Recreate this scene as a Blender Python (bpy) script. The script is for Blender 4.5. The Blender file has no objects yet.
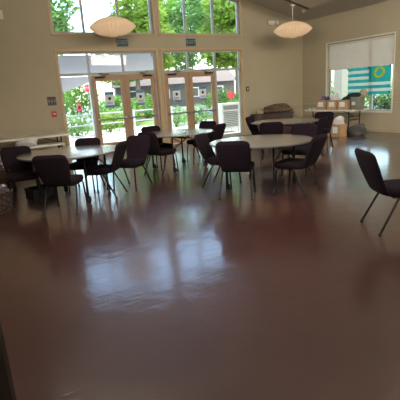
import bpy, bmesh, math, random
from mathutils import Vector, Matrix
random.seed(7)
PI = math.pi
sc = bpy.context.scene
COL = sc.collection

# ------------------------------------------------------------------ materials
def mat(name, col, rough=.6, metal=0., var=0., vscale=6., bump=0., bscale=40., stretch=None,
        spec=None, trans=0., emit=None, sheen=0., coat=0.):
    m = bpy.data.materials.new(name); m.use_nodes = True
    nt = m.node_tree; N = nt.nodes; L = nt.links
    b = N['Principled BSDF']; out = N['Material Output']
    c = (*col, 1)
    b.inputs['Base Color'].default_value = c
    b.inputs['Roughness'].default_value = rough
    b.inputs['Metallic'].default_value = metal
    if spec is not None: b.inputs['Specular IOR Level'].default_value = spec
    if coat:
        b.inputs['Coat Weight'].default_value = 1; b.inputs['Coat IOR'].default_value = coat; b.inputs['Coat Roughness'].default_value = .2
    if sheen: b.inputs['Sheen Weight'].default_value = sheen
    tc = N.new('ShaderNodeTexCoord'); mp = N.new('ShaderNodeMapping')
    L.new(tc.outputs['Object'], mp.inputs['Vector'])
    if stretch: mp.inputs['Scale'].default_value = stretch
    if var:
        nz = N.new('ShaderNodeTexNoise'); nz.inputs['Scale'].default_value = vscale; nz.inputs['Detail'].default_value = 5
        L.new(mp.outputs['Vector'], nz.inputs['Vector'])
        rp = N.new('ShaderNodeValToRGB')
        rp.color_ramp.elements[0].position = .3; rp.color_ramp.elements[1].position = .7
        rp.color_ramp.elements[0].color = (*[x*(1-var) for x in col], 1)
        rp.color_ramp.elements[1].color = (*[min(1, x*(1+var)) for x in col], 1)
        L.new(nz.outputs['Fac'], rp.inputs['Fac']); L.new(rp.outputs['Color'], b.inputs['Base Color'])
    if bump:
        n2 = N.new('ShaderNodeTexNoise'); n2.inputs['Scale'].default_value = bscale; n2.inputs['Detail'].default_value = 4
        L.new(mp.outputs['Vector'], n2.inputs['Vector'])
        bp = N.new('ShaderNodeBump'); bp.inputs['Strength'].default_value = bump; bp.inputs['Distance'].default_value = .01
        L.new(n2.outputs['Fac'], bp.inputs['Height']); L.new(bp.outputs['Normal'], b.inputs['Normal'])
    if trans:
        t = N.new('ShaderNodeBsdfTranslucent'); t.inputs['Color'].default_value = c
        if var: L.new(rp.outputs['Color'], t.inputs['Color'])
        mx = N.new('ShaderNodeMixShader'); mx.inputs[0].default_value = trans
        L.new(b.outputs[0], mx.inputs[1]); L.new(t.outputs[0], mx.inputs[2]); L.new(mx.outputs[0], out.inputs['Surface'])
    if emit:
        b.inputs['Emission Color'].default_value = (*emit[0], 1); b.inputs['Emission Strength'].default_value = emit[1]
    return m

def glass_mat():
    m = bpy.data.materials.new('clear_glass'); m.use_nodes = True
    nt = m.node_tree; N = nt.nodes; L = nt.links
    N.remove(N['Principled BSDF'])
    t = N.new('ShaderNodeBsdfTransparent'); t.inputs['Color'].default_value = (.93, .96, .95, 1)
    g = N.new('ShaderNodeBsdfGlossy'); g.inputs['Roughness'].default_value = .02
    f = N.new('ShaderNodeFresnel'); f.inputs['IOR'].default_value = 1.35
    mx = N.new('ShaderNodeMixShader')
    L.new(f.outputs[0], mx.inputs[0]); L.new(t.outputs[0], mx.inputs[1]); L.new(g.outputs[0], mx.inputs[2])
    L.new(mx.outputs[0], N['Material Output'].inputs['Surface'])
    return m

def floor_mat():
    m = bpy.data.materials.new('stained_concrete'); m.use_nodes = True
    nt = m.node_tree; N = nt.nodes; L = nt.links; b = N['Principled BSDF']
    tc = N.new('ShaderNodeTexCoord')
    n1 = N.new('ShaderNodeTexNoise'); n1.inputs['Scale'].default_value = .55; n1.inputs['Detail'].default_value = 6
    n1.inputs['Roughness'].default_value = .62
    L.new(tc.outputs['Object'], n1.inputs['Vector'])
    r = N.new('ShaderNodeValToRGB'); e = r.color_ramp.elements
    e[0].position = .32; e[0].color = (*FLOOR_A, 1); e[1].position = .68; e[1].color = (*FLOOR_B, 1)
    L.new(n1.outputs['Fac'], r.inputs['Fac']); L.new(r.outputs['Color'], b.inputs['Base Color'])
    n2 = N.new('ShaderNodeTexNoise'); n2.inputs['Scale'].default_value = 3.2; n2.inputs['Detail'].default_value = 5
    L.new(tc.outputs['Object'], n2.inputs['Vector'])
    mr = N.new('ShaderNodeMapRange'); mr.inputs[3].default_value = FLOOR_R[0]; mr.inputs[4].default_value = FLOOR_R[1]
    L.new(n2.outputs['Fac'], mr.inputs[0])
    # scratches: thin stretched noise
    mp = N.new('ShaderNodeMapping'); mp.inputs['Rotation'].default_value = (0, 0, .6); mp.inputs['Scale'].default_value = (1.2, 14, 1)
    L.new(tc.outputs['Object'], mp.inputs['Vector'])
    n3 = N.new('ShaderNodeTexNoise'); n3.inputs['Scale'].default_value = 3; n3.inputs['Detail'].default_value = 8; n3.inputs['Distortion'].default_value = .8
    L.new(mp.outputs['Vector'], n3.inputs['Vector'])
    m2 = N.new('ShaderNodeMath'); m2.operation = 'MULTIPLY_ADD'; m2.inputs[1].default_value = .2
    L.new(n3.outputs['Fac'], m2.inputs[0]); L.new(mr.outputs[0], m2.inputs[2]); L.new(m2.outputs[0], b.inputs['Roughness'])
    bp = N.new('ShaderNodeBump'); bp.inputs['Strength'].default_value = .13; bp.inputs['Distance'].default_value = .02
    n4 = N.new('ShaderNodeTexNoise'); n4.inputs['Scale'].default_value = 5; n4.inputs['Detail'].default_value = 6
    L.new(tc.outputs['Object'], n4.inputs['Vector'])
    ad = N.new('ShaderNodeMath'); ad.operation = 'MULTIPLY_ADD'; ad.inputs[1].default_value = .3
    L.new(n3.outputs['Fac'], ad.inputs[0]); L.new(n4.outputs['Fac'], ad.inputs[2])
    L.new(ad.outputs[0], bp.inputs['Height']); L.new(bp.outputs['Normal'], b.inputs['Normal'])
    b.inputs['Specular IOR Level'].default_value = .6
    b.inputs['Coat Weight'].default_value = .85; b.inputs['Coat Roughness'].default_value = .10; b.inputs['Coat IOR'].default_value = 1.6
    L.new(bp.outputs['Normal'], b.inputs['Coat Normal'])
    return m

FILL_STRENGTH = 13.5  # emission strength of the added fill panels
FLOOR_A = (.035, .0105, .0082); FLOOR_B = (.052, .017, .014); FLOOR_R = (.22, .34)
M = dict(
    wall=mat('tan_paint', (.44, .385, .265), .75, var=.03, vscale=2, bump=.05, bscale=120),
    ceil=mat('ceiling_paint', (.46, .42, .37), .85, var=.03, vscale=1.5),
    panel=mat('ceiling_panel', (.40, .36, .31), .8, var=.03),
    dark=mat('dark_painted_wood', (.03, .022, .02), .5, var=.2),
    casing=mat('oak_casing', (.56, .40, .22), .5, var=.14, vscale=4, stretch=(12, 12, 1)),
    doorwood=mat('door_wood', (.40, .26, .15), .5, var=.12, vscale=4, stretch=(10, 10, 1)),
    winframe=mat('window_frame_paint', (.42, .44, .44), .45, var=.04),
    whitepaint=mat('white_paint', (.72, .71, .67), .5, var=.04),
    glass=glass_mat(), floor=floor_mat(),
    fabric=mat('aubergine_upholstery', (.0088, .0038, .0075), .95, var=.35, vscale=60, bump=.25, bscale=260, spec=.2),
    legmetal=mat('charcoal_powdercoat', (.007, .006, .007), .5, spec=.3, var=.1),
    laminate=mat('grey_speckled_laminate', (.150, .138, .142), .24, spec=.9, coat=1.8, var=.10, vscale=130),
    edgeband=mat('dark_edge_band', (.09, .08, .08), .5, var=.1),
    rubber=mat('black_rubber', (.02, .02, .02), .6, var=.1),
    chrome=mat('chrome', (.62, .62, .63), .22, metal=1., var=.05),
    steel=mat('grey_hardware', (.25, .25, .26), .35, metal=.8, var=.1),
    plastic=mat('white_table_plastic', (.72, .70, .62), .45, var=.04),
    card=mat('cardboard', (.47, .30, .155), .85, var=.08, vscale=9),
    paper=mat('white_paper', (.86, .85, .84), .8, var=.03, trans=.5),
    labelpaper=mat('label_paper', (.86, .84, .82), .75, var=.03),
    ink=mat('dark_ink', (.03, .035, .06), .7, var=.1),
    blue=mat('poster_blue', (.22, .52, .80), .7, var=.06, trans=.5),
    signteal=mat('exit_sign_green', (.025, .06, .062), .5, var=.06),
    signgrey=mat('exit_letters', (.30, .36, .36), .5, var=.05),
    lamp=mat('lamp_skin', (.80, .64, .47), .8, trans=.4, var=.03, emit=((1, .76, .46), .3)),
    lampwire=mat('lamp_ribs', (.66, .52, .42), .7, var=.05),
    cream=mat('cream_plastic', (.72, .69, .60), .45, var=.03),
    brownplate=mat('brown_wall_plate', (.075, .05, .035), .5, var=.08),
    red=mat('fire_alarm_red', (.5, .05, .04), .45, var=.06),
    shade=mat('roller_shade_fabric', (.84, .77, .73), .85, trans=.55, var=.03),
    teal=mat('flag_teal', (.09, .62, .64), .8, trans=.7, var=.04),
    flagwhite=mat('flag_white', (.85, .88, .88), .8, trans=.7, var=.03),
    yellow=mat('flag_yellow', (.85, .82, .03), .8, trans=.5, var=.03),
    duffel=mat('duffel_cloth', (.10, .10, .10), .85, var=.15, bump=.3, bscale=20),
    brownfab=mat('brown_cloth', (.13, .082, .042), .9, var=.35, vscale=8, bump=.4, bscale=18),
    tanfab=mat('tan_cloth', (.42, .33, .22), .9, var=.2, bump=.3, bscale=20),
    darkwood=mat('dark_brown_wood', (.07, .032, .022), .55, var=.2),
    purplecloth=mat('mauve_cloth', (.25, .17, .30), .9, var=.3, bump=.3, bscale=20),
    navycloth=mat('navy_cloth', (.04, .06, .12), .9, var=.3, bump=.3, bscale=20),
    greencloth=mat('dark_green_cloth', (.02, .05, .045), .9, var=.3, bump=.3, bscale=20),
    beigecloth=mat('beige_bag_cloth', (.40, .35, .24), .9, var=.1, bump=.3, bscale=20),
    greybin=mat('grey_green_tote', (.20, .20, .16), .75, var=.1),
    bagplastic=mat('white_bag_plastic', (.74, .72, .72), .5, var=.05, bump=.5, bscale=14, trans=.2),
    blackcrate=mat('black_crate', (.010, .009, .011), .7, var=.1),
    asphalt=mat('asphalt', (.30, .30, .30), .9, var=.08, vscale=3),
    patio=mat('patio_concrete', (.62, .58, .52), .85, var=.06, vscale=2),
    lawn=mat('lawn', (.16, .26, .05), .95, var=.3, vscale=2),
    sail=mat('awning_fabric', (.42, .42, .45), .8, trans=.3, var=.03),
    stop=mat('stop_red', (.75, .04, .05), .5, var=.04),
    bark=mat('bark', (.16, .115, .08), .9, var=.3, vscale=8, bump=.5, bscale=12),
    leafa=mat('leaf_yellow_green', (.22, .34, .05), .6, trans=.5, var=.3, vscale=1.2),
    leafb=mat('leaf_mid_green', (.18, .36, .06), .6, trans=.45, var=.3, vscale=1.2),
    leafc=mat('leaf_blue_green', (.17, .32, .09), .6, trans=.45, var=.3, vscale=1.2),
    leafd=mat('leaf_dark_hedge', (.05, .10, .03), .7, trans=.3, var=.3, vscale=2),
    brick=mat('dusty_brown_siding', (.10, .085, .075), .85, var=.1, vscale=2),
    roof=mat('brown_roof', (.16, .12, .10), .85, var=.15, vscale=4),
    carpaint=mat('pale_car_paint', (.55, .62, .68), .25, metal=.3, var=.03),
    cardark=mat('car_glass', (.03, .04, .05), .1, var=.05),
    railgrey=mat('railing_paint', (.45, .45, .44), .5, var=.05),
    postbeige=mat('beige_post_paint', (.30, .28, .23), .6, var=.05),
    louver=mat('louver_grey', (.22, .23, .24), .5, var=.06),
)
def pattern_mat(name, c1, c2, scale):
    m = bpy.data.materials.new(name); m.use_nodes = True
    nt = m.node_tree; N = nt.nodes; L = nt.links; b = N['Principled BSDF']; b.inputs['Roughness'].default_value = .9
    tc = N.new('ShaderNodeTexCoord'); v = N.new('ShaderNodeTexVoronoi'); v.inputs['Scale'].default_value = scale
    L.new(tc.outputs['Object'], v.inputs['Vector'])
    r = N.new('ShaderNodeValToRGB'); r.color_ramp.interpolation = 'CONSTANT'
    r.color_ramp.elements[0].color = (*c1, 1); r.color_ramp.elements[1].color = (*c2, 1); r.color_ramp.elements[1].position = .42
    L.new(v.outputs['Distance'], r.inputs['Fac']); L.new(r.outputs['Color'], b.inputs['Base Color'])
    return m
M['wicker'] = pattern_mat('dark_woven_basket', (.10, .055, .04), (.02, .014, .012), 30)
M['patch'] = pattern_mat('patterned_cloth', (.34, .31, .32), (.07, .065, .07), 18)

# ------------------------------------------------------------------ mesh helpers
class B:
    def __init__(s): s.bm = bmesh.new()
    def merge(s, other, mtx=None):
        me = bpy.data.meshes.new('tmp'); other.to_mesh(me); other.free()
        if mtx is not None: me.transform(mtx)
        s.bm.from_mesh(me); bpy.data.meshes.remove(me)
        return s
    def box(s, x0, x1, y0, y1, z0, z1, bev=0, seg=2, mtx=None):
        t = bmesh.new(); bmesh.ops.create_cube(t, size=1)
        for v in t.verts:
            v.co = Vector(((x0+x1)/2+v.co.x*(x1-x0), (y0+y1)/2+v.co.y*(y1-y0), (z0+z1)/2+v.co.z*(z1-z0)))
        if bev: bmesh.ops.bevel(t, geom=t.edges[:], offset=bev, segments=seg, profile=.6, affect='EDGES')
        return s.merge(t, mtx)
    def tube(s, pts, r, n=8, closed=False):
        t = bmesh.new(); pts = [Vector(p) for p in pts]; rings = []
        m = len(pts); rr = r if isinstance(r, (list, tuple)) else [r]*m
        for i, p in enumerate(pts):
            if closed: d = (pts[(i+1) % m]-pts[i-1])
            else: d = pts[min(i+1, m-1)]-pts[max(i-1, 0)]
            d.normalize()
            a = Vector((0, 0, 1)) if abs(d.z) < .9 else Vector((1, 0, 0))
            u = d.cross(a).normalized(); w = d.cross(u)
            rings.append([t.verts.new(p+(u*math.cos(2*PI*k/n)+w*math.sin(2*PI*k/n))*rr[i]) for k in range(n)])
        for i in range(m if closed else m-1):
            A, C = rings[i], rings[(i+1) % m]
            for k in range(n): t.faces.new((A[k], A[(k+1) % n], C[(k+1) % n], C[k]))
        if not closed: t.faces.new(rings[0]); t.faces.new(rings[-1])
        bmesh.ops.recalc_face_normals(t, faces=t.faces)
        return s.merge(t)
    def lathe(s, prof, n=40, c=(0, 0, 0), axis='Z'):
        t = bmesh.new(); rings = []
        for r, z in prof:
            rings.append([t.verts.new((r*math.cos(2*PI*k/n), r*math.sin(2*PI*k/n), z)) for k in range(n)])
        for A, C in zip(rings, rings[1:]):
            for k in range(n): t.faces.new((A[k], A[(k+1) % n], C[(k+1) % n], C[k]))
        t.faces.new(rings[0]); t.faces.new(rings[-1])
        bmesh.ops.recalc_face_normals(t, faces=t.faces)
        q = Matrix.Translation(c)
        if axis == 'Y': q = q @ Matrix.Rotation(PI/2, 4, 'X')
        if axis == 'X': q = q @ Matrix.Rotation(PI/2, 4, 'Y')
        return s.merge(t, q)
    def rings(s, rings):
        t = bmesh.new(); R = [[t.verts.new(p) for p in r] for r in rings]; n = len(R[0])
        for A, C in zip(R, R[1:]):
            for k in range(n): t.faces.new((A[k], A[(k+1) % n], C[(k+1) % n], C[k]))
        t.faces.new(R[0]); t.faces.new(R[-1])
        bmesh.ops.recalc_face_normals(t, faces=t.faces)
        return s.merge(t)
    def prism(s, poly, d0, d1, plane='XZ'):
        t = bmesh.new()
        f = (lambda a, b, d: (a, d, b)) if plane == 'XZ' else (lambda a, b, d: (d, a, b)) if plane == 'YZ' else (lambda a, b, d: (a, b, d))
        A = [t.verts.new(f(a, b, d0)) for a, b in poly]; C = [t.verts.new(f(a, b, d1)) for a, b in poly]
        n = len(poly); t.faces.new(A); t.faces.new(C)
        for k in range(n): t.faces.new((A[k], A[(k+1) % n], C[(k+1) % n], C[k]))
        bmesh.ops.recalc_face_normals(t, faces=t.faces)
        return s.merge(t)
    def blob(s, c, size, seed=0, amp=.15, sub=3, flat=True):
        t = bmesh.new(); bmesh.ops.create_icosphere(t, subdivisions=sub, radius=1)
        rnd = random.Random(seed); ph = [(rnd.uniform(1.5, 4), rnd.uniform(1.5, 4), rnd.uniform(1.5, 4), rnd.uniform(0, 6)) for _ in range(5)]
        for v in t.verts:
            p = v.co.copy(); k = 1+amp*sum(math.sin(a*p.x+b*p.y+cc*p.z+d) for a, b, cc, d in ph)/2.2
            v.co = Vector((p.x*size[0]*k, p.y*size[1]*k, p.z*size[2]*k))
            if flat and v.co.z < -size[2]*.55: v.co.z = -size[2]*.55
            v.co += Vector(c)
        return s.merge(t)
    def out(s, name, m, parent=None, smooth=True, loc=None, rotz=None):
        me = bpy.data.meshes.new(name); s.bm.to_mesh(me); s.bm.free()
        me.materials.append(M[m] if isinstance(m, str) else m)
        if smooth:
            for p in me.polygons: p.use_smooth = True
            try: me.set_sharp_from_angle(angle=.7)
            except Exception: pass
        o = bpy.data.objects.new(name, me); COL.objects.link(o)
        if parent: o.parent = parent
        if loc is not None: o.location = loc
        if rotz is not None: o.rotation_euler.z = rotz
        return o

def tag(o, label, cat, group=None, kind=None):
    o['label'] = label; o['category'] = cat
    if group: o['group'] = group
    if kind: o['kind'] = kind
    return o
def thing(name, label, cat, loc=(0, 0, 0), rotz=0, group=None):
    o = bpy.data.objects.new(name, None); COL.objects.link(o); o.empty_display_size = .1
    o.location = loc; o.rotation_euler.z = rotz
    return tag(o, label, cat, group)
def struct(o, label=None, cat=None):
    o['kind'] = 'structure'
    if label: o['label'] = label
    if cat: o['category'] = cat
    return o
def sroot(name, label, cat):
    o = bpy.data.objects.new(name, None); COL.objects.link(o); o.empty_display_size = .1
    return struct(o, label, cat)
def dup(root, label=None, group=None, loc=None, rotz=None):
    def cp(o, par):
        c = o.copy(); COL.objects.link(c); c.parent = par
        for ch in o.children: cp(ch, c)
        return c
    r = cp(root, None)
    if label: r['label'] = label
    if group: r['group'] = group
    if loc is not None: r.location = loc
    if rotz is not None: r.rotation_euler.z = rotz
    return r
def text(name, body, size, m, mtx, parent=None, ext=.002):
    cu = bpy.data.curves.new('t', 'FONT'); cu.body = body; cu.size = size; cu.extrude = ext
    cu.align_x = 'CENTER'; cu.align_y = 'CENTER'; cu.resolution_u = 2
    o = bpy.data.objects.new('t', cu); COL.objects.link(o)
    dg = bpy.context.evaluated_depsgraph_get(); dg.update()
    me = bpy.data.meshes.new_from_object(o.evaluated_get(dg)); bpy.data.objects.remove(o)
    me.transform(mtx); me.materials.clear(); me.materials.append(M[m]); me.name = name
    q = bpy.data.objects.new(name, me); COL.objects.link(q)
    if parent: q.parent = parent
    return q
FACE_IN = lambda x, y, z: Matrix.Translation((x, y, z)) @ Matrix.Rotation(PI/2, 4, 'X')          # reads from -Y side
FACE_W = lambda x, y, z: Matrix.Translation((x, y, z)) @ Matrix.Rotation(-PI/2, 4, 'Z') @ Matrix.Rotation(PI/2, 4, 'X')  # reads from -X side

# ------------------------------------------------------------------ room shell
XL, YB, RIDGE, SL, EAVE = -11.3, -14.2, -5.6, .245, 3.62
cz = lambda x: EAVE + SL*(-x) if x >= RIDGE else EAVE + SL*(-RIDGE) - SL*(RIDGE-x)
AX0, AX1, BX0, BX1 = -8.44, -5.65, -5.45, -2.64
HF, HU = 2.73, 3.175
utop = lambda x: cz(x) - .10
T = .2
b = B(); b.box(XL-.2, .2, YB-.2, T, -.15, 0)
struct(b.out('floor', 'floor', smooth=False), 'glossy reddish brown stained concrete floor', 'floor')

b = B()
P = lambda *p: b.prism(p, 0, T)
P((XL, 0), (AX0, 0), (AX0, cz(AX0)), (XL, cz(XL)))
P((AX1, 0), (BX0, 0), (BX0, cz(BX0)), (RIDGE, cz(RIDGE)), (AX1, cz(AX1)))
P((BX1, 0), (0.2, 0), (0.2, cz(0.2)), (BX1, cz(BX1)))
for x0, x1 in ((AX0, AX1), (BX0, BX1)):
    P((x0, HF), (x1, HF), (x1, HU), (x0, HU))
    P((x0, utop(x0)), (x1, utop(x1)), (x1, cz(x1)), (x0, cz(x0)))
struct(b.out('wall_front', 'wall', smooth=False), 'tan painted gable wall holding the glazed doors', 'wall')

WY0, WY1, WB, WT = -3.61, -1.14, .60, 2.74
b = B()
for y0, y1, z0, z1 in ((WY1, 0, 0, EAVE), (YB, WY0, 0, EAVE), (WY0, WY1, 0, WB), (WY0, WY1, WT, EAVE)):
    b.box(0, .2, y0, y1, z0, z1)
struct(b.out('wall_right', 'wall', smooth=False), 'tan painted wall with the shaded window', 'wall')
b = B(); b.box(XL-.2, XL, YB, T, 0, cz(XL)); struct(b.out('wall_left', 'wall', smooth=False), 'tan painted wall beside the camera', 'wall')
b = B(); b.prism([(XL, 0), (0, 0), (0, cz(0)), (RIDGE, cz(RIDGE)), (XL, cz(XL))], YB-.2, YB); struct(b.out('wall_back', 'wall', smooth=False), 'tan painted gable wall behind the camera', 'wall')
b = B()
b.prism([(.2, cz(.2)), (RIDGE, cz(RIDGE)), (XL-.2, cz(XL-.2)), (XL-.2, cz(XL-.2)+.2), (RIDGE, cz(RIDGE)+.2), (.2, cz(.2)+.2)], YB-.2, T)
struct(b.out('ceiling', 'ceil', smooth=False), 'sloped greyish brown ceiling', 'ceiling')

# rails and baseboards
b = B()
for x0, x1 in ((XL, AX0-.08), (BX1+.08, 0)): b.box(x0, x1, -.018, 0, .80, .86, .006, 1)
struct(b.out('trim_1', 'wall'), 'painted chair rail on the door wall', 'chair rail')
b = B()
for y0, y1 in ((YB, WY0-.05), (WY1+.05, 0)): b.box(-.018, 0, y0, y1, .80, .86, .006, 1)
struct(b.out('trim_2', 'wall'), 'painted chair rail on the window wall', 'chair rail')
b = B()
for x0, x1 in ((XL, AX0-.08), (BX1+.08, 0)): b.box(x0, x1, -.015, 0, 0, .1, .004, 1)
struct(b.out('baseboard_front', 'wall'), 'tan baseboard along the door wall', 'baseboard')
b = B(); b.box(-.015, 0, YB, 0, 0, .1, .004, 1)
struct(b.out('baseboard_right', 'wall'), 'tan baseboard along the window wall', 'baseboard')

# casings round the glazed openings
def casing(name, x0, x1, label, upper):
    b = B(); w = .055
    if upper:
        b.box(x0-w, x1+w, -.05, 0, HU-.05, HU, .006, 1)
        for x in (x0, x1):
            a0, a1 = (x-w, x) if x == x0 else (x, x+w)
            b.prism([(a0, HU), (a1, HU), (a1, utop(a1)), (a0, utop(a0))], -.022, 0)
    else:
        b.box(x0-w, x1+w, -.022, 0, HF, HF+w, .005, 1)
        for a0, a1 in ((x0-w, x0), (x1, x1+w)): b.box(a0, a1, -.022, 0, 0, HF, .005, 1)
        # reveals
        b.box(x0, x0+.012, 0, .09, 0, HF); b.box(x1-.012, x1, 0, .09, 0, HF); b.box(x0, x1, 0, .09, HF-.012, HF)
    return struct(b.out(name, 'casing'), label, 'casing')
casing('trim_3', AX0, AX1, 'oak casing round the left pair of doors', False)
casing('trim_4', BX0, BX1, 'oak casing round the right pair of doors', False)
casing('trim_5', AX0, AX1, 'oak casing round the upper left window', True)
casing('trim_6', BX0, BX1, 'oak casing round the upper right window', True)

def bar_frame(b, x0, x1, z0, z1, w, y0, y1):
    b.box(x0, x0+w, y0, y1, z0, z1, .004, 1); b.box(x1-w, x1, y0, y1, z0, z1, .004, 1)
    b.box(x0+w, x1-w, y0, y1, z0, z0+w, .004, 1); b.box(x0+w, x1-w, y0, y1, z1-w, z1, .004, 1)

HT = 2.15
def storefront(idx, x0, x1, m1, m2, door_spans, side, label):
    r = sroot('window_%d' % idx, label, 'window')
    b = B(); w = .05
    b.box(x0, x0+w, .09, .17, 0, HF, .004, 1); b.box(x1-w, x1, .09, .17, 0, HF, .004, 1)
    b.box(x0+w, x1-w, .09, .17, HF-w, HF, .004, 1)
    b.box(x0+w, x1-w, .085, .175, HT-.03, HT+.04, .004, 1)
    b.out('frame', 'winframe', r)
    for m in (m1, m2):
        b = B(); b.box(m-.025, m+.025, .09, .17, HT+.04, HF-w, .004, 1)
        b.out('mullion', 'winframe', r)
    b = B(); m = m1 if side == 'L' else m2
    b.box(m-.03, m+.03, .09, .17, 0, HT-.03, .004, 1); b.out('post', 'winframe', r)
    s0, s1 = (x0+w, m1-.03) if side == 'L' else (m2+.03, x1-w)
    b = B(); b.box(s0, s1, .1, .16, 0, .1, .004, 1); b.out('sill', 'winframe', r)
    xs = [x0+w, m1, m2, x1-w]
    for i in range(3):
        b = B(); b.box(xs[i]+.025*(i > 0), xs[i+1]-.025*(i < 2), .127, .133, HT+.04, HF-w); b.out('transom_pane', 'glass', r, False)
    b = B(); b.box(s0, s1, .127, .133, .1, HT-.03); b.out('sidelight_pane', 'glass', r, False)
    return r
MA1, MA2, MB1, MB2 = -7.62, -6.64, -4.57, -3.60
storefront(1, AX0, AX1, MA1, MA2, None, 'L', 'left glazed entrance with transoms and a sidelight')
storefront(2, BX0, BX1, MB1, MB2, None, 'R', 'right glazed entrance with transoms and a sidelight')

def upper(idx, x0, x1, m1, m2, label):
    r = sroot('window_%d' % idx, label, 'window'); w = .05
    b = B(); b.box(x0, x1, .09, .17, HU, HU+w, .004, 1)
    for a0, a1 in ((x0, x0+w), (x1-w, x1)):
        b.prism([(a0, HU+w), (a1, HU+w), (a1, utop(a1)), (a0, utop(a0))], .09, .17)
    b.prism([(x0+w, utop(x0+w)-w), (x1-w, utop(x1-w)-w), (x1-w, utop(x1-w)), (x0+w, utop(x0+w))], .09, .17)
    b.out('frame', 'winframe', r)
    for m in (m1, m2):
        b = B(); b.prism([(m-.028, HU+w), (m+.028, HU+w), (m+.028, utop(m+.028)-w), (m-.028, utop(m-.028)-w)], .09, .17)
        b.out('mullion', 'winframe', r)
    xs = [x0+w, m1, m2, x1-w]
    for i in range(3):
        a, c = xs[i]+.028*(i > 0), xs[i+1]-.028*(i < 2)
        b = B(); b.prism([(a, HU+w), (c, HU+w), (c, utop(c)-w), (a, utop(a)-w)], .127, .133); b.out('pane', 'glass', r, False)
upper(3, AX0, AX1, MA1, MA2, 'upper left three pane window under the gable')
upper(4, BX0, BX1, MB1, MB2, 'upper right three pane window under the gable')

def door(idx, x0, x1, hinge, label):
    r = sroot('door_%d' % idx, label, 'door'); w = .125; y0, y1 = .10, .15; zt = HT-.035
    x0 += .004; x1 -= .004
    b = B()
    b.box(x0, x0+w, y0, y1, .008, zt, .004, 1); b.box(x1-w, x1, y0, y1, .008, zt, .004, 1)
    b.box(x0+w, x1-w, y0, y1, zt-.15, zt, .004, 1); b.box(x0+w, x1-w, y0, y1, .008, .27, .004, 1)
    b.out('leaf', 'doorwood', r)
    b = B(); b.box(x0+w, x1-w, .122, .128, .27, zt-.15); b.out('pane', 'glass', r, False)
    b = B(); b.tube([(x0+.06, .045, .92), (x1-.06, .045, .92)], .018, 10)
    for x in (x0+.075, x1-.075): b.box(x-.035, x+.035, .03, .10, .885, .955, .008, 2)
    b.out('crash_bar', 'steel', r)
    s = 1 if hinge == 'L' else -1; hx = x0 if hinge == 'L' else x1
    b = B(); b.box(min(hx+s*.1, hx+s*.38), max(hx+s*.1, hx+s*.38), .04, .10, zt-.075, zt-.035, .008, 2)
    b.tube([(hx+s*.28, .05, zt-.02), (hx+s*.5, .02, zt+.02), (hx+s*.22, .07, zt+.05)], .008, 6)
    b.out('door_closer', 'legmetal', r)
    for z in (.3, 1.1, 1.85):
        b = B(); b.tube([(hx+s*.004, .092, z), (hx+s*.004, .092, z+.11)], .009, 8); b.out('hinge', 'steel', r)
    return r
door(1, MA1+.03, MA2, 'L', 'left leaf of the left wooden glazed door pair')
door(2, MA2, AX1-.05, 'R', 'right leaf of the left wooden glazed door pair')
door(3, BX0+.05, MB1, 'L', 'left leaf of the right wooden glazed door pair')
door(4, MB1, MB2-.03, 'R', 'right leaf of the right wooden glazed door pair')

# right wall window
r = sroot('window_5', 'wide window in the right wall behind the roller shade', 'window')
b = B(); w = .05
for y0, y1, z0, z1 in ((WY0, WY0+w, WB, WT), (WY1-w, WY1, WB, WT), (WY0+w, WY1-w, WB, WB+w), (WY0+w, WY1-w, WT-w, WT)):
    b.box(.11, .17, y0, y1, z0, z1, .004, 1)
b.out('frame', 'winframe', r)
YM = -2.81
b = B(); b.box(.11, .17, YM-.04, YM+.04, WB+w, WT-w, .004, 1); b.out('mullion', 'winframe', r)
for y0, y1 in ((WY0+w, YM-.04), (YM+.04, WY1-w)):
    b = B(); b.box(.137, .143, y0, y1, WB+w, WT-w); b.out('pane', 'glass', r, False)
b = B()
for y0, y1, z0, z1 in ((WY0-.045, WY0, WB-.045, WT+.045), (WY1, WY1+.045, WB-.045, WT+.045), (WY0, WY1, WT, WT+.045), (WY0, WY1, WB-.045, WB)):
    b.box(-.02, 0, y0, y1, z0, z1, .005, 1)
b.box(0, .11, WY0, WY1, WB, WB+.012)
struct(b.out('trim_7', 'cream'), 'cream casing and sill of the right window', 'casing')

t = thing('roller_shade', 'pale grey roller shade drawn halfway down the right window', 'shade', (.05, (WY0+WY1)/2, 0))
h = (WY1-WY0)/2-.02
b = B(); b.box(-.003, 0, -h+.02, h-.02, 1.93, WT-.06); b.out('fabric', 'shade', t, False)
b = B(); b.tube([(0, -h, WT-.05), (0, h, WT-.05)], .03, 12); b.out('roller', 'cream', t)
b = B(); b.box(-.01, .008, -h+.02, h-.02, 1.915, 1.935, .004, 1); b.out('hem_bar', 'cream', t)

# flag hung inside the lower half of the window
FY0, FY1, FZ0, FZ1, FX = -3.50, -1.95, 1.10, 1.915, .075
t = thing('flag', 'teal and white striped flag with a yellow letter hung below the shade', 'flag', (FX, 0, 0))
ripple = lambda y: .012*math.sin(y*9)+.006*math.sin(y*23)
def cloth_strip(b, y0, y1, z0, z1, off=0):
    n = 24; tt = bmesh.new(); A = []
    for i in range(n+1):
        y = y0+(y1-y0)*i/n; x = ripple(y)+off
        A.append([tt.verts.new((x, y, z0)), tt.verts.new((x, y, z1)), tt.verts.new((x+.0015, y, z1)), tt.verts.new((x+.0015, y, z0))])
    for p, q in zip(A, A[1:]):
        for k in range(4): tt.faces.new((p[k], p[(k+1) % 4], q[(k+1) % 4], q[k]))
    tt.faces.new(A[0]); tt.faces.new(A[-1]); bmesh.ops.recalc_face_normals(tt, faces=tt.faces)
    b.merge(tt)
NS = 9; sh = (FZ1-FZ0)/NS; CY = -2.74; ck = 5
bt, bw = B(), B()
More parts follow.
